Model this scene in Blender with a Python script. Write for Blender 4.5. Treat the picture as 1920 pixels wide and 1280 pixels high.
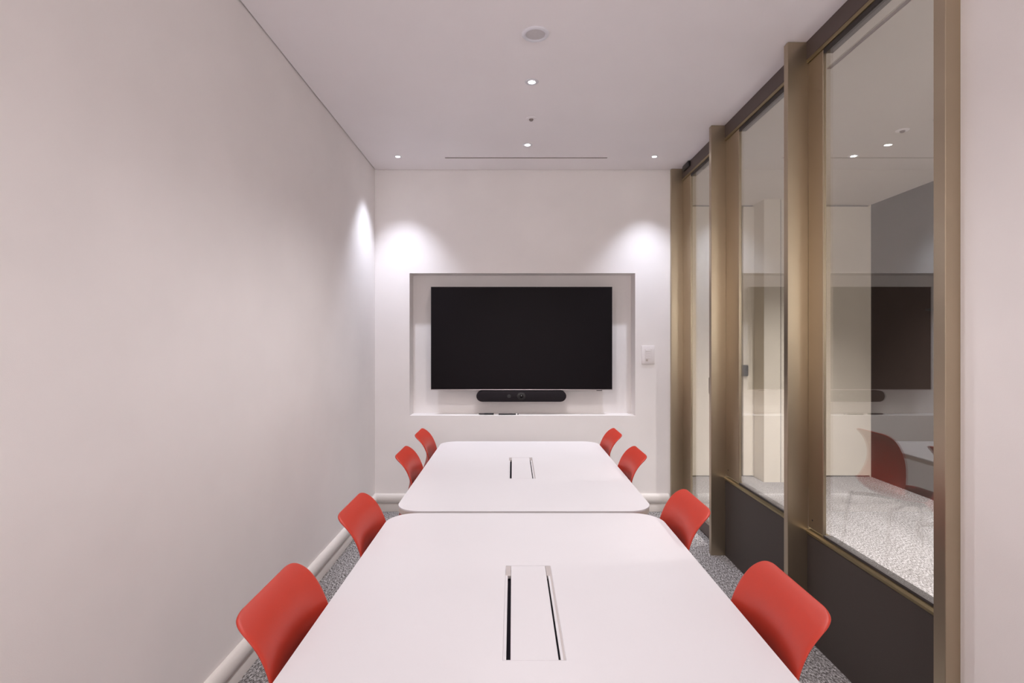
import bpy, bmesh, math
from mathutils import Vector, Matrix

for o in list(bpy.data.objects):
    bpy.data.objects.remove(o, do_unlink=True)
S = bpy.context.scene
COL = S.collection
PI = math.pi

# ------------------------------------------------------------------ camera
cam_d = bpy.data.cameras.new('camera')
cam_d.sensor_width = 36.0
cam_d.lens = 36.0 * 1000.0 / 1920.0
cam_d.shift_x = -1.0 / 1920.0
cam_d.clip_start = 0.02
cam = bpy.data.objects.new('camera', cam_d)
COL.objects.link(cam)
cam.location = (0, 0, 1.365)
cam.rotation_euler = (PI / 2, 0, 0)
S.camera = cam

# ------------------------------------------------------------------ world, exposure
w = bpy.data.worlds.new('world'); S.world = w
w.use_nodes = True
w.node_tree.nodes['Background'].inputs[0].default_value = (0.9, 0.88, 0.9, 1)
w.node_tree.nodes['Background'].inputs[1].default_value = 0.0
S.view_settings.view_transform = 'Standard'
S.view_settings.look = 'None'
S.view_settings.gamma = 1
S.view_settings.use_curve_mapping = False
S.view_settings.exposure = 1.32

# light levels (watts) and colours of the lamps
ROOM_W, ROOM_C = 19.5, (1.0, 0.97, 0.99)
WASH_W, WASH_C = 27.0, (0.80, 0.85, 1.0)
HALL_W, HALL_C = 158.0, (1.0, 0.95, 0.97)
FILL_W, FILL_C = 47.0, (1.0, 0.95, 0.95)      # fill light from windows added unseen behind the camera
DISC_E = 14.0

# ------------------------------------------------------------------ material helpers
def nt_new(name):
    m = bpy.data.materials.new(name); m.use_nodes = True
    nt = m.node_tree
    return m, nt, nt.nodes['Principled BSDF']

def ramp(nt, fac, stops):
    r = nt.nodes.new('ShaderNodeValToRGB')
    e = r.color_ramp.elements
    e[0].position, e[0].color = stops[0][0], (*stops[0][1], 1)
    e[1].position, e[1].color = stops[-1][0], (*stops[-1][1], 1)
    for p, c in stops[1:-1]:
        q = e.new(p); q.color = (*c, 1)
    nt.links.new(fac, r.inputs[0])
    return r

def noise(nt, scale, detail=3, rough=0.5, stretch=None, coord='Object'):
    tc = nt.nodes.new('ShaderNodeTexCoord')
    n = nt.nodes.new('ShaderNodeTexNoise')
    n.inputs['Scale'].default_value = scale
    n.inputs['Detail'].default_value = detail
    n.inputs['Roughness'].default_value = rough
    src = tc.outputs[coord]
    if stretch:
        mp = nt.nodes.new('ShaderNodeMapping')
        mp.inputs['Scale'].default_value = stretch[0]
        mp.inputs['Rotation'].default_value = stretch[1]
        nt.links.new(src, mp.inputs[0]); src = mp.outputs[0]
    nt.links.new(src, n.inputs['Vector'])
    return n

def simple(name, col, rough=0.5, metal=0.0, spec=0.5, var=0.04, vscale=6.0, bump=0.0, bscale=300.0, coat=0.0):
    m, nt, b = nt_new(name)
    n = noise(nt, vscale)
    lo = tuple(c * (1 - var) for c in col); hi = tuple(min(1, c * (1 + var)) for c in col)
    r = ramp(nt, n.outputs[0], [(0.3, lo), (0.7, hi)])
    nt.links.new(r.outputs[0], b.inputs['Base Color'])
    b.inputs['Roughness'].default_value = rough
    b.inputs['Metallic'].default_value = metal
    b.inputs['Specular IOR Level'].default_value = spec
    b.inputs['Coat Weight'].default_value = coat
    if bump:
        n2 = noise(nt, bscale, 2)
        bp = nt.nodes.new('ShaderNodeBump')
        bp.inputs['Strength'].default_value = bump
        bp.inputs['Distance'].default_value = 0.001
        nt.links.new(n2.outputs[0], bp.inputs['Height'])
        nt.links.new(bp.outputs[0], b.inputs['Normal'])
    return m

M = {}
M['wall'] = simple('painted_wall', (0.90, 0.855, 0.835), 0.75, var=0.02, vscale=3, bump=0.15, bscale=420)
M['ceiling'] = simple('ceiling_paint', (0.94, 0.895, 0.905), 0.85, var=0.012, vscale=2, bump=0.06, bscale=300)
M['gap'] = simple('shadow_gap', (0.20, 0.18, 0.17), 0.9)
M['base'] = simple('baseboard_vinyl', (0.80, 0.75, 0.71), 0.35, var=0.02)
M['table'] = simple('white_laminate', (0.69, 0.665, 0.685), 0.36, var=0.006, spec=0.4)
M['table_edge'] = simple('table_edge', (0.62, 0.55, 0.50), 0.5)
M['table_leg'] = simple('table_leg_white', (0.75, 0.73, 0.72), 0.4)
M['red'] = simple('red_plastic', (0.48, 0.042, 0.024), 0.42, var=0.02, spec=0.35, bump=0.12, bscale=900)
M['chrome'] = simple('satin_steel', (0.42, 0.40, 0.39), 0.32, metal=0.9)
M['rubber'] = simple('glide_rubber', (0.05, 0.045, 0.045), 0.7)
M['bronze'] = simple('bronze_frame', (0.45, 0.375, 0.275), 0.34, metal=0.95, var=0.03, vscale=2)
M['dark_bronze'] = simple('dark_bronze_header', (0.11, 0.080, 0.070), 0.5, metal=0.25)
M['kick'] = simple('brown_laminate', (0.060, 0.048, 0.043), 0.55, var=0.06, vscale=300, spec=0.3)
M['bead'] = simple('brass_bead', (0.30, 0.24, 0.135), 0.35, metal=0.9)
M['seal'] = simple('glazing_seal', (0.035, 0.027, 0.025), 0.6)
M['tv'] = simple('display_screen', (0.0068, 0.0046, 0.0060), 0.5, var=0.02, spec=0.12)
M['tv_bezel'] = simple('display_bezel', (0.030, 0.026, 0.028), 0.35)
M['tv_lip'] = simple('display_silver_lip', (0.55, 0.50, 0.50), 0.3, metal=0.9)
M['mesh'] = simple('speaker_mesh', (0.020, 0.016, 0.019), 0.8, var=0.35, vscale=700, spec=0.2)
M['black'] = simple('black_plastic', (0.012, 0.010, 0.011), 0.4)
M['lens'] = simple('camera_lens', (0.004, 0.004, 0.005), 0.08)
M['switch'] = simple('switch_plastic', (0.86, 0.81, 0.80), 0.3, var=0.01)
M['fixture'] = simple('fixture_white', (0.80, 0.79, 0.84), 0.45, var=0.01)
M['grille'] = simple('speaker_grille', (0.62, 0.59, 0.60), 0.8, var=0.12, vscale=900)
M['slot'] = simple('slot_dark', (0.22, 0.17, 0.165), 0.7)
M['sensor'] = simple('sensor_grey', (0.22, 0.18, 0.17), 0.35)
M['cap'] = simple('brushed_aluminium', (0.50, 0.45, 0.44), 0.45, metal=0.35)
M['slot_black'] = simple('brush_black', (0.008, 0.006, 0.010), 0.8, spec=0.1)
M['hall_panel'] = simple('hall_white_panel', (0.80, 0.73, 0.62), 0.6, var=0.02)
M['hall_dark'] = simple('hall_brown_wall', (0.052, 0.036, 0.031), 0.7, var=0.06, spec=0.2)
M['hall_ceiling'] = simple('hall_ceiling', (0.70, 0.65, 0.60), 0.85, var=0.01)

def emission(name, col, e):
    m, nt, b = nt_new(name)
    b.inputs['Base Color'].default_value = (0.8, 0.8, 0.8, 1)
    b.inputs['Emission Color'].default_value = (*col, 1)
    b.inputs['Emission Strength'].default_value = e
    return m
M['frosted'] = simple('frosted_glass', (0.75, 0.74, 0.73), 0.6)
M['lamp'] = emission('lamp_lens_glow', (1.0, 0.97, 0.98), DISC_E)

def glass_mat():
    m = bpy.data.materials.new('clear_glass'); m.use_nodes = True
    nt = m.node_tree; nt.nodes.clear()
    out = nt.nodes.new('ShaderNodeOutputMaterial')
    lw = nt.nodes.new('ShaderNodeLayerWeight'); lw.inputs['Blend'].default_value = 0.5
    pw = nt.nodes.new('ShaderNodeMath'); pw.operation = 'POWER'; pw.inputs[1].default_value = 4.6
    ma = nt.nodes.new('ShaderNodeMath'); ma.operation = 'MULTIPLY_ADD'
    ma.inputs[1].default_value = 0.92; ma.inputs[2].default_value = GLASS_R0
    nt.links.new(lw.outputs['Facing'], pw.inputs[0]); nt.links.new(pw.outputs[0], ma.inputs[0])
    tr = nt.nodes.new('ShaderNodeBsdfTransparent'); tr.inputs[0].default_value = (0.90, 0.905, 0.885, 1)
    gl = nt.nodes.new('ShaderNodeBsdfGlossy'); gl.inputs['Roughness'].default_value = 0.0
    gl.inputs[0].default_value = (0.97, 0.99, 0.97, 1)
    mx = nt.nodes.new('ShaderNodeMixShader')
    nt.links.new(ma.outputs[0], mx.inputs[0]); nt.links.new(tr.outputs[0], mx.inputs[1]); nt.links.new(gl.outputs[0], mx.inputs[2])
    nt.links.new(mx.outputs[0], out.inputs[0])
    return m
GLASS_R0 = 0.15
M['glass'] = glass_mat()

def carpet_mat():
    m, nt, b = nt_new('loop_carpet')
    n1 = noise(nt, 140, 3, 0.65, ((1.0, 0.45, 1.0), (0, 0, 0.5)))
    n2 = noise(nt, 420, 2, 0.5)
    n3 = noise(nt, 7, 2, 0.5, ((1.0, 0.18, 1.0), (0, 0, 0.5)))
    a = nt.nodes.new('ShaderNodeMath'); a.operation = 'MULTIPLY_ADD'; a.inputs[1].default_value = 0.35
    nt.links.new(n2.outputs[0], a.inputs[0]); nt.links.new(n1.outputs[0], a.inputs[2])
    a2 = nt.nodes.new('ShaderNodeMath'); a2.operation = 'MULTIPLY_ADD'; a2.inputs[1].default_value = 0.08
    nt.links.new(n3.outputs[0], a2.inputs[0]); nt.links.new(a.outputs[0], a2.inputs[2])
    r = ramp(nt, a2.outputs[0], [(0.57, (0.058, 0.050, 0.047)), (0.71, (0.25, 0.235, 0.23)), (0.86, (0.60, 0.575, 0.58))])
    nt.links.new(r.outputs[0], b.inputs['Base Color'])
    b.inputs['Roughness'].default_value = 0.95
    b.inputs['Specular IOR Level'].default_value = 0.1
    bp = nt.nodes.new('ShaderNodeBump'); bp.inputs['Strength'].default_value = 0.5; bp.inputs['Distance'].default_value = 0.003
    nt.links.new(a.outputs[0], bp.inputs['Height']); nt.links.new(bp.outputs[0], b.inputs['Normal'])
    return m
M['carpet'] = carpet_mat()

# ------------------------------------------------------------------ geometry helpers
def add_box(bm, x0, x1, y0, y1, z0, z1, bev=0.0, seg=2):
    r = bmesh.ops.create_cube(bm, size=1)
    vs = r['verts']
    for v in vs:
        v.co = Vector(((x0 + x1) / 2 + v.co.x * (x1 - x0), (y0 + y1) / 2 + v.co.y * (y1 - y0), (z0 + z1) / 2 + v.co.z * (z1 - z0)))
    if bev:
        es = {e for v in vs for e in v.link_edges}
        bmesh.ops.bevel(bm, geom=list(es), offset=bev, segments=seg, affect='EDGES', profile=0.5)
    return bm

def box(x0, x1, y0, y1, z0, z1, bev=0.0, seg=2):
    return add_box(bmesh.new(), x0, x1, y0, y1, z0, z1, bev, seg)

def lathe(pts, n=48, axis='Z'):
    """pts: (radius, height) from top to bottom"""
    bm = bmesh.new(); rings = []
    for r, h in pts:
        if r < 1e-6:
            rings.append([bm.verts.new((0, 0, h))])
        else:
            rings.append([bm.verts.new((r * math.cos(2 * PI * i / n), r * math.sin(2 * PI * i / n), h)) for i in range(n)])
    for a, b in zip(rings, rings[1:]):
        if len(a) == 1 and len(b) == 1: continue
        for i in range(n):
            j = (i + 1) % n
            if len(a) == 1: bm.faces.new((a[0], b[j], b[i]))
            elif len(b) == 1: bm.faces.new((a[i], a[j], b[0]))
            else: bm.faces.new((a[i], a[j], b[j], b[i]))
    if axis == 'X':
        bmesh.ops.rotate(bm, verts=bm.verts, matrix=Matrix.Rotation(PI / 2, 3, 'Y'))
    if axis == 'Y':
        bmesh.ops.rotate(bm, verts=bm.verts, matrix=Matrix.Rotation(-PI / 2, 3, 'X'))
    bmesh.ops.recalc_face_normals(bm, faces=bm.faces)
    return bm

def smooth_path(pts, n=8):
    P = [Vector(p) for p in pts]; out = []
    for i in range(len(P) - 1):
        p0 = P[max(i - 1, 0)]; p1 = P[i]; p2 = P[i + 1]; p3 = P[min(i + 2, len(P) - 1)]
        for k in range(n):
            t = k / n
            out.append(0.5 * ((2 * p1) + (p2 - p0) * t + (2 * p0 - 5 * p1 + 4 * p2 - p3) * t * t + (3 * p1 - p0 - 3 * p2 + p3) * t ** 3))
    out.append(P[-1]); return out

def tube(pts, r, n=14, smooth=8):
    P = smooth_path(pts, smooth) if smooth else [Vector(p) for p in pts]
    bm = bmesh.new(); rings = []
    up = Vector((0, 1, 0)); 
    for i, p in enumerate(P):
        t = (P[min(i + 1, len(P) - 1)] - P[max(i - 1, 0)]).normalized()
        a = t.cross(up)
        if a.length < 1e-3: a = t.cross(Vector((1, 0, 0)))
        a.normalize(); b = t.cross(a).normalized()
        rings.append([bm.verts.new(p + r * (a * math.cos(2 * PI * k / n) + b * math.sin(2 * PI * k / n))) for k in range(n)])
    for A, B in zip(rings, rings[1:]):
        for k in range(n):
            bm.faces.new((A[k], A[(k + 1) % n], B[(k + 1) % n], B[k]))
    bm.faces.new(rings[0][::-1]); bm.faces.new(rings[-1])
    bmesh.ops.recalc_face_normals(bm, faces=bm.faces)
    return bm

def rounded_outline(x0, x1, y0, y1, r, n=10):
    o = []
    for cx, cy, a0 in ((x1 - r, y1 - r, 0), (x0 + r, y1 - r, 90), (x0 + r, y0 + r, 180), (x1 - r, y0 + r, 270)):
        for k in range(n + 1):
            a = math.radians(a0 + 90 * k / n)
            o.append((cx + r * math.cos(a), cy + r * math.sin(a)))
    return o

def slab(outline, z0, z1, bev_top=0.0, bm=None):
    bm = bm or bmesh.new()
    cx = sum(p[0] for p in outline) / len(outline); cy = sum(p[1] for p in outline) / len(outline)
    a = [bm.verts.new((x, y, z0)) for x, y in outline]
    b = [bm.verts.new((x, y, z1)) for x, y in outline]
    n = len(a)
    for i in range(n):
        j = (i + 1) % n
        bm.faces.new((a[i], a[j], b[j], b[i]))
    bm.faces.new(a[::-1]); top = bm.faces.new(b)
    if bev_top:
        bmesh.ops.bevel(bm, geom=list(top.edges), offset=bev_top, segments=3, affect='EDGES', profile=0.5)
    return bm

def prism_x(profile, x0, x1, bm=None):
    """profile in (y,z) swept along x"""
    bm = bm or bmesh.new()
    a = [bm.verts.new((x0, y, z)) for y, z in profile]
    b = [bm.verts.new((x1, y, z)) for y, z in profile]
    n = len(a)
    for i in range(n):
        j = (i + 1) % n
        bm.faces.new((a[i], a[j], b[j], b[i]))
    bm.faces.new(a[::-1]); bm.faces.new(b)
    bmesh.ops.recalc_face_normals(bm, faces=bm.faces)
    return bm

def prism_y(profile, y0, y1, bm=None):
    bm = bm or bmesh.new()
    a = [bm.verts.new((x, y0, z)) for x, z in profile]
    b = [bm.verts.new((x, y1, z)) for x, z in profile]
    n = len(a)
    for i in range(n):
        j = (i + 1) % n
        bm.faces.new((a[i], a[j], b[j], b[i]))
    bm.faces.new(a[::-1]); bm.faces.new(b)
    bmesh.ops.recalc_face_normals(bm, faces=bm.faces)
    return bm

def obj(name, bm, mat, parent=None, smooth=False, loc=None):
    me = bpy.data.meshes.new(name)
    bm.to_mesh(me); bm.free()
    me.materials.append(M[mat] if isinstance(mat, str) else mat)
    if smooth:
        for p in me.polygons: p.use_smooth = True
        try: me.set_sharp_from_angle(angle=math.radians(38))
        except Exception: pass
    o = bpy.data.objects.new(name, me); COL.objects.link(o)
    if parent: o.parent = parent
    if loc: o.location = loc
    return o

def empty(name, loc=(0, 0, 0), rz=0.0):
    o = bpy.data.objects.new(name, None); COL.objects.link(o)
    o.location = loc; o.rotation_euler = (0, 0, rz)
    o.empty_display_size = 0.05
    return o

def tag(o, label, cat, group=None):
    o['label'] = label; o['category'] = cat
    if group: o['group'] = group
    return o

def struct(name, bm, mat, label=None, smooth=False):
    o = obj(name, bm, mat, smooth=smooth); o['kind'] = 'structure'
    if label: o['label'] = label
    return o

def struct_empty(name, loc=(0, 0, 0), label=None):
    o = empty(name, loc); o['kind'] = 'structure'
    if label: o['label'] = label
    return o

def copy_tree(o, parent=None):
    c = o.copy(); COL.objects.link(c)
    if parent: c.parent = parent
    for ch in list(o.children):
        copy_tree(ch, c)
    return c

# ------------------------------------------------------------------ dimensions
ZC = 2.745            # ceiling
XL = -1.107           # left wall
XR = 1.306            # right wall stub
XP = 1.354            # face of the glazed partition
YB = 4.29             # back wall
YN = -3.20            # wall behind the camera
HX = 3.62             # brown wall of the hall
HY = 5.416            # far wall of the hall
NX0, NX1, NZ0, NZ1, NY = -0.828, 0.987, 0.769, 1.914, 4.445   # niche

# ------------------------------------------------------------------ room shell
struct('floor', box(XL - 0.1, HX + 0.1, YN - 0.1, HY + 0.1, -0.1, 0), 'carpet', 'grey speckled loop carpet')
bm = box(XL + 0.006, XP + 0.06, YN, YB - 0.006, ZC, ZC + 0.02)
struct('ceiling', bm, 'ceiling', 'white meeting room ceiling')
struct('ceiling_hall', box(XP + 0.06, HX, YN, HY, ZC, ZC + 0.02), 'hall_ceiling', 'ceiling of the hall beyond the glass')
struct('ceiling_slab', box(XL - 0.1, HX + 0.1, YN - 0.1, HY + 0.1, ZC + 0.02, ZC + 0.1), 'gap')
struct('wall_left', box(XL - 0.1, XL, YN - 0.1, YB + 0.16, 0, ZC + 0.02), 'wall', 'long plain off-white wall on the left')
WS = 1.15
bm = bmesh.new()
add_box(bm, XL, XL + 0.12, YN - 0.1, YN, 0, ZC + 0.02); add_box(bm, XR - 0.12, 1.60, YN - 0.1, YN, 0, ZC + 0.02)
add_box(bm, HX - 0.15, HX, YN - 0.1, YN, 0, ZC + 0.02)
add_box(bm, XL + 0.12, XR - 0.12, YN - 0.1, YN, 0, WS); add_box(bm, 1.60, HX - 0.15, YN - 0.1, YN, 0, WS)
struct('wall_near', bm, 'kick', 'end wall behind the camera with two windows added as fill light')
for k, (x0, x1) in enumerate(((XL + 0.12, XR - 0.12), (1.60, HX - 0.15))):  # invented windows, each with an area light added to brighten the room
    wn = struct_empty('window_%d' % (3 + k), (0, 0, 0), 'tall frosted window added for fill light, unseen behind the camera')
    f = bmesh.new()
    for a, c in ((x0, x0 + 0.05), (x1 - 0.05, x1)): add_box(f, a, c, YN - 0.08, YN - 0.02, WS, ZC)
    add_box(f, x0, x1, YN - 0.08, YN - 0.02, WS, WS + 0.05); add_box(f, x0, x1, YN - 0.08, YN - 0.02, ZC - 0.05, ZC)
    obj('frame', f, 'dark_bronze', wn)
    obj('added_pane', box(x0 + 0.05, x1 - 0.05, YN - 0.06, YN - 0.05, WS + 0.05, ZC - 0.05), 'frosted', wn)
    l = bpy.data.lights.new('rear_fill', 'AREA'); l.shape = 'RECTANGLE'; l.size = x1 - x0 - 0.1; l.size_y = ZC - WS - 0.1
    l.energy = FILL_W * (1.0 if k == 0 else 1.5); l.color = FILL_C
    lo = bpy.data.objects.new('rear_fill', l); COL.objects.link(lo); lo.parent = wn
    lo.location = ((x0 + x1) / 2, YN - 0.03, (ZC + WS) / 2); lo.rotation_euler = (PI / 2 + math.radians(50), 0, 0)   # added fill tilted up to brighten the ceiling
struct('wall_right', box(XR, XP + 0.07, YN, 1.555, 0, ZC), 'wall', 'off-white wall end at the right edge')
# back wall with its screen niche
bm = bmesh.new()
add_box(bm, XL, NX0, YB, NY, 0, ZC + 0.02)
add_box(bm, NX1, XP + 0.07, YB, NY, 0, ZC + 0.02)
add_box(bm, NX0, NX1, YB, NY, NZ1, ZC + 0.02)
add_box(bm, NX0, NX1, YB, NY, 0, NZ0)
add_box(bm, XL, XP + 0.07, NY, NY + 0.08, 0, ZC + 0.02)
struct('wall_back', bm, 'wall', 'off-white end wall with a recessed screen niche')
# hall
struct('wall_hall_side', box(XP, XP + 0.07, NY + 0.08, HY, 0, ZC), 'hall_panel')
struct('wall_hall_brown', box(HX, HX + 0.1, YN, HY + 0.1, 0, ZC), 'hall_dark', 'dark brown wall beyond the glass')
struct('wall_hall_end', box(XP, HX, HY, HY + 0.1, 0, ZC), 'gap', 'end wall of the hall behind white panels')

def hall_panel(name, x0, x1, label, handle_x=None):
    t = struct_empty(name, (0, 0, 0), label)
    obj('panel', box(x0, x1, HY - 0.03, HY, 0.012, ZC - 0.018, 0.002), 'hall_panel', t)
    if handle_x:
        obj('door_handle', box(handle_x, handle_x + 0.072, HY - 0.062, HY - 0.03, 1.015, 1.13, 0.014, 3), 'seal', t)
    return t
hall_panel('door_2', 1.43, 2.308, 'white full-height hall door left of the pier')
hall_panel('door_3', 2.33, 2.448, 'narrow white hall door with small black handle', 2.300)
hall_panel('door_4', 2.73, 3.16, 'white full-height hall door right of the pier', 2.735)
hall_panel('door_5', 3.17, HX - 0.012, 'white full-height panel beside the brown wall')
struct('wall_hall_pier', box(2.44, 2.652, 5.175, HY, 0, ZC), 'hall_panel', 'square white pier standing in the hall')
struct('trim_7', box(2.60, 2.606, 5.1735, 5.175, 0, ZC), 'gap')
struct('trim_8', box(HX - 0.012, HX, HY - 0.03, HY, 0, ZC), 'hall_panel')

# ------------------------------------------------------------------ baseboards (rolled top over a flat strip)
def base_profile(sign, wall):
    P = [(0, 0), (0, 0.143)]
    n = 12
    r = 0.039; cz = 0.104; 
    for k in range(n + 1):
        a = PI / 2 - PI * k / n
        P.append((0.026 * math.cos(a) + 0.002, cz + r * math.sin(a)))
    P += [(0.005, 0.062), (0.008, 0.056), (0.008, 0.0)]
    return [(wall + sign * d, z) for d, z in P]
struct('baseboard_left', prism_y(base_profile(1, XL), YN, YB), 'base', smooth=True)
struct('baseboard_back', prism_x(base_profile(-1, YB), XL, XP - 0.1), 'base', smooth=True)
struct('baseboard_right', prism_y(base_profile(-1, XR), YN, 1.55), 'base', smooth=True)
b = bmesh.new()
for y in (0.995,):
    prof = [(XL + (d - XL) * 1.0 + (0.0012 if d > XL else 0), z) for d, z in base_profile(1, XL)[1:15]]
    prof = [(XL, 0.066)] + prof
    prism_y(prof, y, y + 0.003, b)
struct('trim_9', b, 'gap', 'joint in the left baseboard cover')

# ------------------------------------------------------------------ glazed partition
def post(name, x0, x1, y0, y1, label):
    return struct(name, box(x0, x1, y0, y1, 0, ZC - 0.001, 0.0015, 1), 'bronze', label)
post('trim_1', 1.268, XP + 0.01, 4.26, YB, 'bronze post against the end wall')
post('trim_2', 1.268, XP + 0.01, 3.404, 3.44, 'bronze post between door and first window')
post('trim_3', 1.268, XP + 0.01, 2.457, 2.493, 'bronze post between the two windows')
post('trim_4', 1.262, XR + 0.02, 1.555, 1.60, 'bronze post beside the right wall end')
struct('trim_5', box(XP, XP + 0.066, 1.56, YB, 2.663, ZC, 0.002), 'dark_bronze', 'dark brown header along the ceiling over the glass')
struct('trim_6', box(XP + 0.002, XP + 0.012, 1.56, YB, 2.645, 2.6635, 0.002), 'bead', 'thin brass bead below the header')

def bay(name, y0, y1, s_near, s_far, zk, label, is_door):
    """y0..y1 clear bay; stiles at both ends; zk top of the kick panel or bottom rail"""
    t = struct_empty(name, (0, 0, 0), label)
    ztop = 2.645
    zb = zk + (0.0 if is_door else 0.03)
    for a, c in ((y0, y0 + s_near), (y1 - s_far, y1)):
        s = obj('stile', box(XP + 0.008, XP + 0.024, a + 0.004, c, zb, ztop, 0.002, 1), 'bronze', t)
        if not is_door:
            yy = c - 0.035 if a == y1 - s_far else a + 0.035
            obj('screw', lathe([(0, 0.0012), (0.0035, 0.0012), (0.0042, 0), (0, 0)], 16, 'X'), 'seal', s, loc=(XP + 0.008, yy, zb + 0.04)).rotation_euler = (0, 0, PI)
    obj('top_rail', box(XP + 0.008, XP + 0.05, y0 + s_near, y1 - s_far, 2.627, ztop, 0.001), 'seal', t)
    if is_door:
        obj('bottom_rail', box(XP + 0.001, XP + 0.05, y0 + s_near, y1 - s_far, 0.008, zk, 0.002), 'dark_bronze', t)
        g0 = zk
    else:
        obj('kick_panel', box(XP + 0.003, XP + 0.05, y0, y1, 0, zk, 0.001), 'kick', t)
        pr = [(XP + 0.05, zk), (XP + 0.0, zk), (XP - 0.002, zk + 0.004), (XP - 0.002, zk + 0.012), (XP + 0.004, zk + 0.020), (XP + 0.014, zk + 0.0235), (XP + 0.05, zk + 0.024)]
        obj('sill', prism_y(pr, y0, y1), 'bead', t)
        obj('glazing_seal', box(XP + 0.008, XP + 0.045, y0 + s_near, y1 - s_far, zk + 0.0235, zk + 0.033), 'seal', t)
        g0 = zk + 0.032
    obj('glass_pane', box(XP + 0.013, XP + 0.019, y0 + s_near - 0.004, y1 - s_far + 0.004, g0, 2.63), 'glass', t)
    return t
d1 = bay('door_1', 3.44, 4.26, 0.16, 0.185, 0.095, 'bronze framed glass door next to the end wall', True)
h = bmesh.new()
add_box(h, 1.283, 1.300, 3.462, 3.492, 1.022, 1.132, 0.006, 3)
add_box(h, 1.298, XP + 0.002, 3.470, 3.484, 1.064, 1.090, 0.003)
o = obj('door_handle', h, 'black', d1, smooth=True); o['label'] = 'black pull handle'
obj('door_stop', box(1.336, XP + 0.001, 4.06, 4.20, 2.70, 2.742, 0.006), 'black', d1, smooth=True)
bay('window_1', 2.493, 3.404, 0.147, 0.197, 0.483, 'fixed glass bay over brown panel, further one', False)
bay('window_2', 1.60, 2.457, 0.05, 0.120, 0.483, 'fixed glass bay over brown panel, nearest one', False)

# ------------------------------------------------------------------ ceiling fixtures
def spot_lamp(parent, name, power, col, size, blend=1.0, rot=(0, 0, 0)):
    l = bpy.data.lights.new(name, 'SPOT'); l.energy = power; l.color = col
    l.spot_size = math.radians(size); l.spot_blend = blend; l.shadow_soft_size = 0.018
    o = bpy.data.objects.new(name, l); COL.objects.link(o); o.parent = parent
    o.location = (0, 0, -0.010); o.rotation_euler = rot
    return o

def downlight(x, y, label, power, col, r_lens=0.019, ring=0.036, group='small recessed ceiling downlights', spread=128, name='recessed_downlight'):
    t = empty(name, (x, y, ZC)); tag(t, label, 'ceiling light', group)
    obj('trim_ring', lathe([(ring, 0.0), (ring, -0.0015), (ring - 0.003, -0.003), (r_lens + 0.003, -0.004), (r_lens, -0.003), (r_lens, -0.001)], 40), 'fixture', t, smooth=True)
    obj('lens', lathe([(0, -0.0025), (r_lens * 0.7, -0.0025), (r_lens, -0.0015), (r_lens, -0.0005), (0, -0.0005)], 32), 'lamp', t)
    spot_lamp(t, 'lamp', power, col, spread)
    return t

downlight(0.105, 3.742, 'small glowing round downlight just before the slot diffuser, far centre of room ceiling', ROOM_W * 1.25, ROOM_C, r_lens=0.019, ring=0.034, spread=70)
downlight(0.102, 2.836, 'small glowing round downlight between the ceiling speaker and the sprinkler', ROOM_W * 1.7, ROOM_C, r_lens=0.0185, ring=0.036)
for y, l in ((1.93, 'first'), (1.02, 'second'), (0.12, 'third'), (-0.79, 'fourth'), (-1.70, 'fifth'), (-2.60, 'last')):
    downlight(0.102, y, l + ' small round ceiling downlight counting back from above the near table', ROOM_W * (1.0 if y > 1.5 else 0.40), ROOM_C)

def wall_washer(x, y, label):
    t = empty('wall_washer', (x, y, ZC)); tag(t, label, 'ceiling light', 'small spotlights washing the end wall')
    obj('trim_ring', lathe([(0.026, 0.0), (0.026, -0.0015), (0.024, -0.003), (0.017, -0.003), (0.016, -0.001)], 32), 'fixture', t, smooth=True)
    obj('lens', lathe([(0, -0.0025), (0.012, -0.0025), (0.016, -0.0015), (0.016, -0.0005), (0, -0.0005)], 24), 'lamp', t)
    spot_lamp(t, 'lamp', WASH_W, WASH_C, 80)
    return t
wall_washer(-0.8557, 3.98, 'tiny ceiling spotlight washing the left end of the screen wall')
wall_washer(1.0586, 3.98, 'tiny ceiling spotlight washing the screen wall beside the glass door')

t = empty('ceiling_speaker', (0.103, 2.393, ZC)); tag(t, 'round white flush speaker in the ceiling nearest the camera', 'speaker')
obj('rim', lathe([(0.061, 0.0), (0.061, -0.003), (0.057, -0.007), (0.050, -0.009), (0.045, -0.007), (0.044, -0.002)], 56), 'fixture', t, smooth=True)
obj('grille', lathe([(0, -0.004), (0.030, -0.0036), (0.0445, -0.002), (0.0445, -0.001), (0, -0.001)], 48), 'grille', t, smooth=True)

def sprinkler(x, y, label, name='sprinkler_head', big=1.0):
    t = empty(name, (x, y, ZC)); tag(t, label, 'sprinkler')
    obj('cover_plate', lathe([(0.033 * big, 0.0), (0.033 * big, -0.001), (0.030 * big, -0.003), (0.014 * big, -0.004), (0, -0.004)], 40), 'ceiling', t, smooth=True)
    obj('sensor_dome', lathe([(0.0135 * big, -0.004), (0.0135 * big, -0.008), (0.011 * big, -0.013), (0.006 * big, -0.016), (0, -0.017)], 28), 'sensor', t, smooth=True)
    return t
sprinkler(0.1156, 3.304, 'small grey sprinkler dome in the room ceiling between two downlights')
sprinkler(2.549, 3.487, 'small grey sprinkler dome in the hall ceiling beyond the glass', big=1.2)

t = empty('slot_diffuser', (0.10225, 4.003, ZC)); tag(t, 'long thin grey air slot in the ceiling before the screen wall', 'air vent')
obj('slot', box(-0.608, 0.608, -0.011, 0.011, -0.0015, 0.0), 'slot', t)
f = bmesh.new()
add_box(f, -0.612, 0.612, 0.011, 0.0135, -0.003, 0); add_box(f, -0.612, 0.612, -0.0135, -0.011, -0.003, 0)
obj('frame', f, 'ceiling', t)

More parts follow.
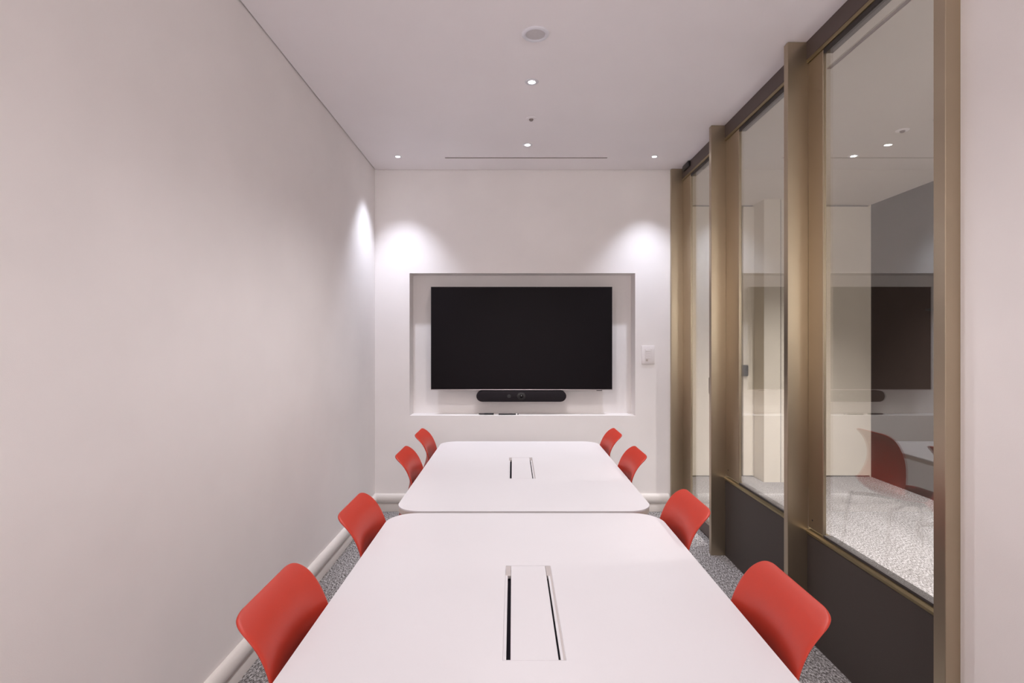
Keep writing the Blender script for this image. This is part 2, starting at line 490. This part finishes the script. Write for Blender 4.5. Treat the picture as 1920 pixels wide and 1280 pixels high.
t = empty('hall_ceiling_slot', (1.6, 1.2, ZC)); tag(t, 'dark narrow slot running along the hall ceiling beside the glass', 'air vent')
obj('slot', box(-0.011, 0.011, -1.6, 1.5, -0.0015, 0.0), 'slot', t)
f = bmesh.new()
add_box(f, 0.011, 0.0135, -1.6, 1.5, -0.003, 0); add_box(f, -0.0135, -0.011, -1.6, 1.5, -0.003, 0)
obj('frame', f, 'hall_ceiling', t)

downlight(2.536, 3.968, 'glowing round downlight in the hall ceiling seen through the nearest window', HALL_W, HALL_C, name='hall_downlight', group='hall ceiling downlights', spread=108)
for y, l in ((2.9, 'hall ceiling downlight beyond the glass, second from the white pier'), (1.8, 'hall ceiling downlight beyond the glass, third from the white pier'), (0.7, 'hall ceiling downlight beyond the glass, furthest from the white pier')):
    downlight(2.536, y, l, HALL_W, HALL_C, name='hall_downlight', group='hall ceiling downlights', spread=118)

# ------------------------------------------------------------------ hall rail
t = empty('coat_rail', (HX, 4.46, 1.64)); tag(t, 'thin black hook rail fixed on the brown hall wall', 'rail')
obj('bar', box(-0.035, -0.025, -0.17, 0.17, -0.008, 0.008, 0.002), 'black', t)
for k in range(3):
    obj('hook', box(-0.045, 0.0, -0.13 + k * 0.12, -0.12 + k * 0.12, -0.014, 0.010, 0.002), 'black', t)

# ------------------------------------------------------------------ display in the niche
t = empty('wall_display', (0.0735, 4.332, 0.971)); tag(t, 'large black flat screen mounted in the wall niche', 'screen')
W2, H = 0.7365, 0.838
obj('housing', box(-W2 + 0.004, W2 - 0.004, 0.004, 0.036, 0.004, H - 0.004, 0.004), 'tv_bezel', t)
obj('screen', box(-W2 + 0.003, W2 - 0.003, 0.0, 0.006, 0.006, H - 0.003, 0.001), 'tv', t)
f = bmesh.new()
add_box(f, -W2, W2, -0.001, 0.03, H - 0.003, H); add_box(f, -W2, -W2 + 0.003, -0.001, 0.03, 0, H); add_box(f, W2 - 0.003, W2, -0.001, 0.03, 0, H)
obj('bezel', f, 'tv_bezel', t)
obj('bottom_lip', box(-W2, W2, -0.002, 0.03, 0.0, 0.006, 0.001), 'tv_lip', t)
obj('wall_mount', box(-0.3, 0.3, 0.035, NY - 4.332, 0.2, 0.62, 0.004), 'black', t)
obj('status_light', box(0.61, 0.655, 0.004, 0.02, -0.006, 0.001, 0.002), 'black', t)

# video bar
t = empty('video_bar', (0.0715, 4.332, 0.9205)); tag(t, 'black capsule-shaped video bar hanging just below the screen', 'video bar')
def capsule(hl, r, y0, y1, n=16, bev=0.008):
    o = []
    for k in range(n + 1):
        a = -PI / 2 + PI * k / n; o.append((hl - r + r * math.cos(a), r * math.sin(a)))
    for k in range(n + 1):
        a = PI / 2 + PI * k / n; o.append((-hl + r + r * math.cos(a), r * math.sin(a)))
    bm = slab(o, 0, y1 - y0, bev)
    bmesh.ops.rotate(bm, verts=bm.verts, matrix=Matrix.Rotation(PI / 2, 3, 'X'))
    bmesh.ops.translate(bm, verts=bm.verts, vec=(0, y1, 0))
    return bm
obj('body', capsule(0.366, 0.045, 0, 0.075), 'mesh', t, smooth=True)
obj('camera_window', capsule(0.034, 0.030, -0.0015, 0.004, bev=0.001), 'black', t, smooth=True)
obj('lens', lathe([(0, -0.0035), (0.012, -0.0028), (0.016, -0.001), (0.016, 0.002), (0, 0.002)], 28, 'Y'), 'lens', t, smooth=True, loc=(0, -0.002, 0))
obj('sensor_window', lathe([(0, -0.0015), (0.015, -0.001), (0.017, 0.001), (0, 0.001)], 28, 'Y'), 'black', t, smooth=True, loc=(-0.10, 0, 0))
obj('bracket', box(-0.06, 0.06, 0.074, NY - 4.332, -0.02, 0.04), 'black', t)

# pens on the niche ledge
t = empty('marker_pen', (-0.215, 4.335, NZ0)); tag(t, 'stubby black marker with tapered tip lying on the niche ledge, left one', 'pen')
obj('barrel', lathe([(0, 0.062), (0.006, 0.062), (0.0075, 0.060), (0.0075, -0.012), (0.0070, -0.014), (0, -0.014)], 20, 'X'), 'black', t, smooth=True, loc=(0, 0, 0.008))
obj('cap', lathe([(0, -0.012), (0.0066, -0.014), (0.006, -0.050), (0.004, -0.060), (0, -0.061)], 20, 'X'), 'rubber', t, smooth=True, loc=(0, 0, 0.008))
t = empty('slim_pen', (-0.033, 4.328, NZ0)); tag(t, 'slim black pen with white band lying on the niche ledge, right one', 'pen')
obj('barrel', lathe([(0, -0.082), (0.004, -0.080), (0.0055, -0.076), (0.0055, 0.060), (0, 0.060)], 20, 'X'), 'black', t, smooth=True, loc=(0, 0, 0.0062))
o = obj('band', lathe([(0, 0.060), (0.0062, 0.060), (0.0062, 0.072), (0, 0.072)], 20, 'X'), 'switch', t, smooth=True, loc=(0, 0, 0.0062)); o['label'] = 'white band'
obj('tip', lathe([(0, 0.072), (0.0055, 0.072), (0.0045, 0.080), (0, 0.082)], 20, 'X'), 'black', t, smooth=True, loc=(0, 0, 0.0062))

# switch
t = empty('light_switch', (1.0895, YB, 1.258)); tag(t, 'white wall switch plate between the niche and the glass door', 'switch')
obj('plate', box(-0.0515, 0.0515, -0.007, 0, -0.073, 0.073, 0.002), 'switch', t, smooth=True)
obj('insert', box(-0.030, 0.030, -0.0085, -0.006, -0.055, 0.052, 0.001), 'switch', t)
for k in range(4):
    obj('button', box(-0.021, 0.017, -0.0125, -0.008, -0.030 + k * 0.019, -0.017 + k * 0.019, 0.001), 'switch', t)
obj('label_window', box(-0.020, -0.002, -0.0092, -0.008, -0.052, -0.036), 'table_edge', t)

# ------------------------------------------------------------------ tables
def make_table(y0, y1, gy0, gy1, cols, label, glabel):
    TX0, TX1, TZ, TH = -0.443, 0.531, 0.735, 0.025
    cx, cy = (TX0 + TX1) / 2, (y0 + y1) / 2
    t = empty('conference_table', (cx, cy, 0)); tag(t, label, 'table', 'white conference tables set end to end')
    hw, hl = (TX1 - TX0) / 2, (y1 - y0) / 2
    g0, g1 = gy0 - cy, gy1 - cy
    gx0, gx1 = -0.0196 - cx, 0.107 - cx
    # top with a rectangular cut-out for the power box
    out = rounded_outline(-hw, hw, -hl, hl, 0.10, 12)
    top = slab(out, TZ - 0.006, TZ, 0.0015)
    o = obj('tabletop', top, 'table', t)
    cut = obj('cutter', box(gx0, gx1, g0, g1, TZ - 0.1, TZ + 0.1), 'table')
    cut.location = (0, 0, 0)
    und = slab(rounded_outline(-hw + 0.001, hw - 0.001, -hl + 0.001, hl - 0.001, 0.10, 12), TZ - TH, TZ - 0.006)
    o2 = obj('edge_core', und, 'table_edge', t); o2['label'] = 'beige table edge'
    for q in (o, o2):
        md = q.modifiers.new('hole', 'BOOLEAN'); md.operation = 'DIFFERENCE'; md.object = cut; md.solver = 'EXACT'
    t.location = (0, 0, 0)
    bpy.context.view_layer.update()
    dg = bpy.context.evaluated_depsgraph_get()
    for q in (o, o2):
        me = bpy.data.meshes.new_from_object(q.evaluated_get(dg))
        q.modifiers.clear(); q.data = me
    bpy.data.objects.remove(cut, do_unlink=True)
    t.location = (cx, cy, 0)
    # column legs with floor bars
    for yc in cols:
        yy = yc - cy
        lg = bmesh.new()
        add_box(lg, -0.035, 0.035, yy - 0.022, yy + 0.022, 0.02, TZ - TH, 0.006)
        add_box(lg, -0.33, 0.33, yy - 0.022, yy + 0.022, 0.0, 0.025, 0.006)
        add_box(lg, -0.36, 0.36, yy - 0.02, yy + 0.02, TZ - TH - 0.03, TZ - TH, 0.004)
        obj('leg', lg, 'table_leg', t, smooth=True)
    # flush power box
    p = empty('power_box', (cx, cy, 0)); p.parent = t; p.location = (0, 0, 0)
    r = bmesh.new()                                       # frame wall + floor
    e = 0.0012
    add_box(r, gx0 + 0.0003, gx0 + e, g0, g1, TZ - 0.06, TZ + 0.0004); add_box(r, gx1 - e, gx1 - 0.0003, g0, g1, TZ - 0.06, TZ + 0.0004)
    add_box(r, gx0, gx1, g0 + 0.0003, g0 + e, TZ - 0.06, TZ + 0.0004); add_box(r, gx0, gx1, g1 - e, g1 - 0.0003, TZ - 0.06, TZ + 0.0004)
    bpy.data.objects.remove(p, do_unlink=True)
    fr = obj('power_box', r, 'table', t); fr['label'] = glabel
    obj('well', box(gx0 + e, gx1 - e, g0 + e, g1 - e, TZ - 0.06, TZ - 0.0125), 'slot_black', fr)
    sw = 0.0155
    cap = 0.062
    obj('lid', box(gx0 + sw, gx1 - sw, g0 + 0.0023, g1 - 0.0013, TZ - 0.006, TZ - 0.0002, 0.0008), 'table', fr)
    obj('end_strip', box(gx0 + e, gx1 - e, g0 + e, g0 + 0.0022, TZ - 0.0125, TZ - 0.001), 'table', fr)
    # outer ledges beside the two cable slots
    obj('slot_ledge', box(gx0 + e, gx0 + 0.0068, g0 + e, g1 - cap, TZ - 0.012, TZ - 0.0015), 'table', fr)
    obj('slot_ledge', box(gx0 + sw + 0.0955 + 0.0045, gx1 - 0.0055, g0 + e, g1 - cap, TZ - 0.012, TZ - 0.0015), 'table', fr)
    obj('slot_rim', box(gx1 - 0.0055, gx1 - e, g0 + e, g1 - cap, TZ - 0.012, TZ - 0.0008), 'cap', fr)
    for a, b_ in ((gx0 + e, gx0 + sw - 0.0006), (gx1 - sw + 0.0006, gx1 - e)):
        q = obj('hinge_cap', box(a, b_, g1 - cap, g1 - 0.002, TZ - 0.010, TZ - 0.0001, 0.0006), 'cap', fr); q['label'] = 'brushed metal hinge cap'
    return t
make_table(0.572, 1.960, 1.0535, 1.500, (0.80, 1.462), 'white rounded conference table nearest the camera with a flush power box', 'flush power box with two cable slots')
make_table(1.981, 3.369, 2.451, 2.897, (2.13, 2.862), 'white rounded conference table nearest the wall screen with a flush power box', 'flush power box with two cable slots')

# ------------------------------------------------------------------ chairs
ROWS = [  # x, z, half width, wrap
    (0.0930, 0.8350, 0.104, 0.000), (0.0895, 0.8325, 0.126, 0.000), (0.0830, 0.8285, 0.1395, 0.000),
    (0.0730, 0.8205, 0.1485, 0.000), (0.0590, 0.8080, 0.1530, 0.001), (0.0470, 0.7900, 0.1535, 0.004),
    (0.0390, 0.7700, 0.1535, 0.009), (0.0350, 0.7460, 0.1540, 0.017), (0.0340, 0.7180, 0.1560, 0.027),
    (0.0370, 0.6880, 0.1600, 0.038), (0.0480, 0.6480, 0.1680, 0.050), (0.0650, 0.6050, 0.1800, 0.058),
    (0.0850, 0.5600, 0.1960, 0.062), (0.0950, 0.5180, 0.2080, 0.060), (0.0800, 0.4830, 0.2160, 0.052),
    (0.0350, 0.4620, 0.2200, 0.042), (-0.0350, 0.4520, 0.2210, 0.030), (-0.1200, 0.4500, 0.2200, 0.018),
    (-0.2100, 0.4550, 0.2160, 0.008), (-0.2900, 0.4600, 0.2080, 0.000), (-0.3450, 0.4540, 0.1920, -0.004),
    (-0.3700, 0.4380, 0.1700, -0.006)]
def chair_shell():
    bm = bmesh.new(); NV = 16; grid = []
    for i, (x, z, hw, wr) in enumerate(ROWS):
        a = ROWS[max(i - 1, 0)]; b = ROWS[min(i + 1, len(ROWS) - 1)]
        t = Vector((b[0] - a[0], b[1] - a[1])).normalized()
        n = Vector((t.y, -t.x))
        row = []
        for j in range(NV + 1):
            v = -1 + 2 * j / NV
            v = math.copysign(abs(v) ** 0.9, v)
            s = wr * abs(v) ** 2.0
            row.append(bm.verts.new((x + n.x * s, hw * v, z + n.y * s)))
        grid.append(row)
    for i in range(len(grid) - 1):
        for j in range(NV):
            bm.faces.new((grid[i][j], grid[i][j + 1], grid[i + 1][j + 1], grid[i + 1][j]))
    bmesh.ops.recalc_face_normals(bm, faces=bm.faces)
    return bm
def make_chair():
    t = empty('meeting_chair')
    sh = obj('seat_shell', chair_shell(), 'red', t, smooth=True)
    sd = sh.modifiers.new('thick', 'SOLIDIFY'); sd.thickness = 0.0075; sd.offset = 0.0; sd.use_rim = True
    sb = sh.modifiers.new('soft', 'SUBSURF'); sb.levels = 2; sb.render_levels = 2
    for p in sh.data.polygons: p.use_smooth = True
    obj('seat_mount', box(-0.24, -0.06, -0.10, 0.10, 0.418, 0.446, 0.006), 'chrome', t, smooth=True)
    for sx in (1, -1):
        for sy in (1, -1):
            ax = -0.075 if sx > 0 else -0.225
            ex = 0.10 if sx > 0 else -0.33
            fx = 0.150 if sx > 0 else -0.37
            lg = obj('leg', tube([(ax, sy * 0.06, 0.425), ((ax + ex) / 2, sy * 0.13, 0.425), (ex - 0.015 * sx, sy * 0.168, 0.420), (ex + 0.004 * sx, sy * 0.178, 0.395), (fx, sy * 0.20, 0.016)], 0.0105), 'chrome', t, smooth=True)
            obj('glide', lathe([(0, 0.022), (0.013, 0.022), (0.014, 0.004), (0.012, 0.0), (0, 0.0)], 20), 'rubber', lg, smooth=True, loc=(fx, sy * 0.20, 0))
    return t
proto = make_chair()
LX, RX = -0.443, 0.531
spots = [
    (LX, 1.153, PI, 'red moulded chair pushed under the near table, nearest the camera on the left wall side'),
    (LX, 1.750, PI, 'red moulded chair at the far end of the near table, left wall side'),
    (LX - 0.010, 2.590, PI, 'red moulded chair at the near end of the far table, left wall side'),
    (LX - 0.020, 3.140, PI, 'red moulded chair closest to the screen wall, left wall side'),
    (RX, 1.166, 0, 'red moulded chair pushed under the near table, nearest the camera on the glass side'),
    (RX, 1.796, 0, 'red moulded chair at the far end of the near table, glass side'),
    (RX, 2.588, 0, 'red moulded chair at the near end of the far table, glass side'),
    (RX, 3.150, 0, 'red moulded chair closest to the screen wall, glass side')]
for i, (x, y, rz, lab) in enumerate(spots):
    c = proto if i == 0 else copy_tree(proto)
    c.location = (x, y, 0); c.rotation_euler = (0, 0, rz)
    tag(c, lab, 'chair', 'red chairs around the conference tables')
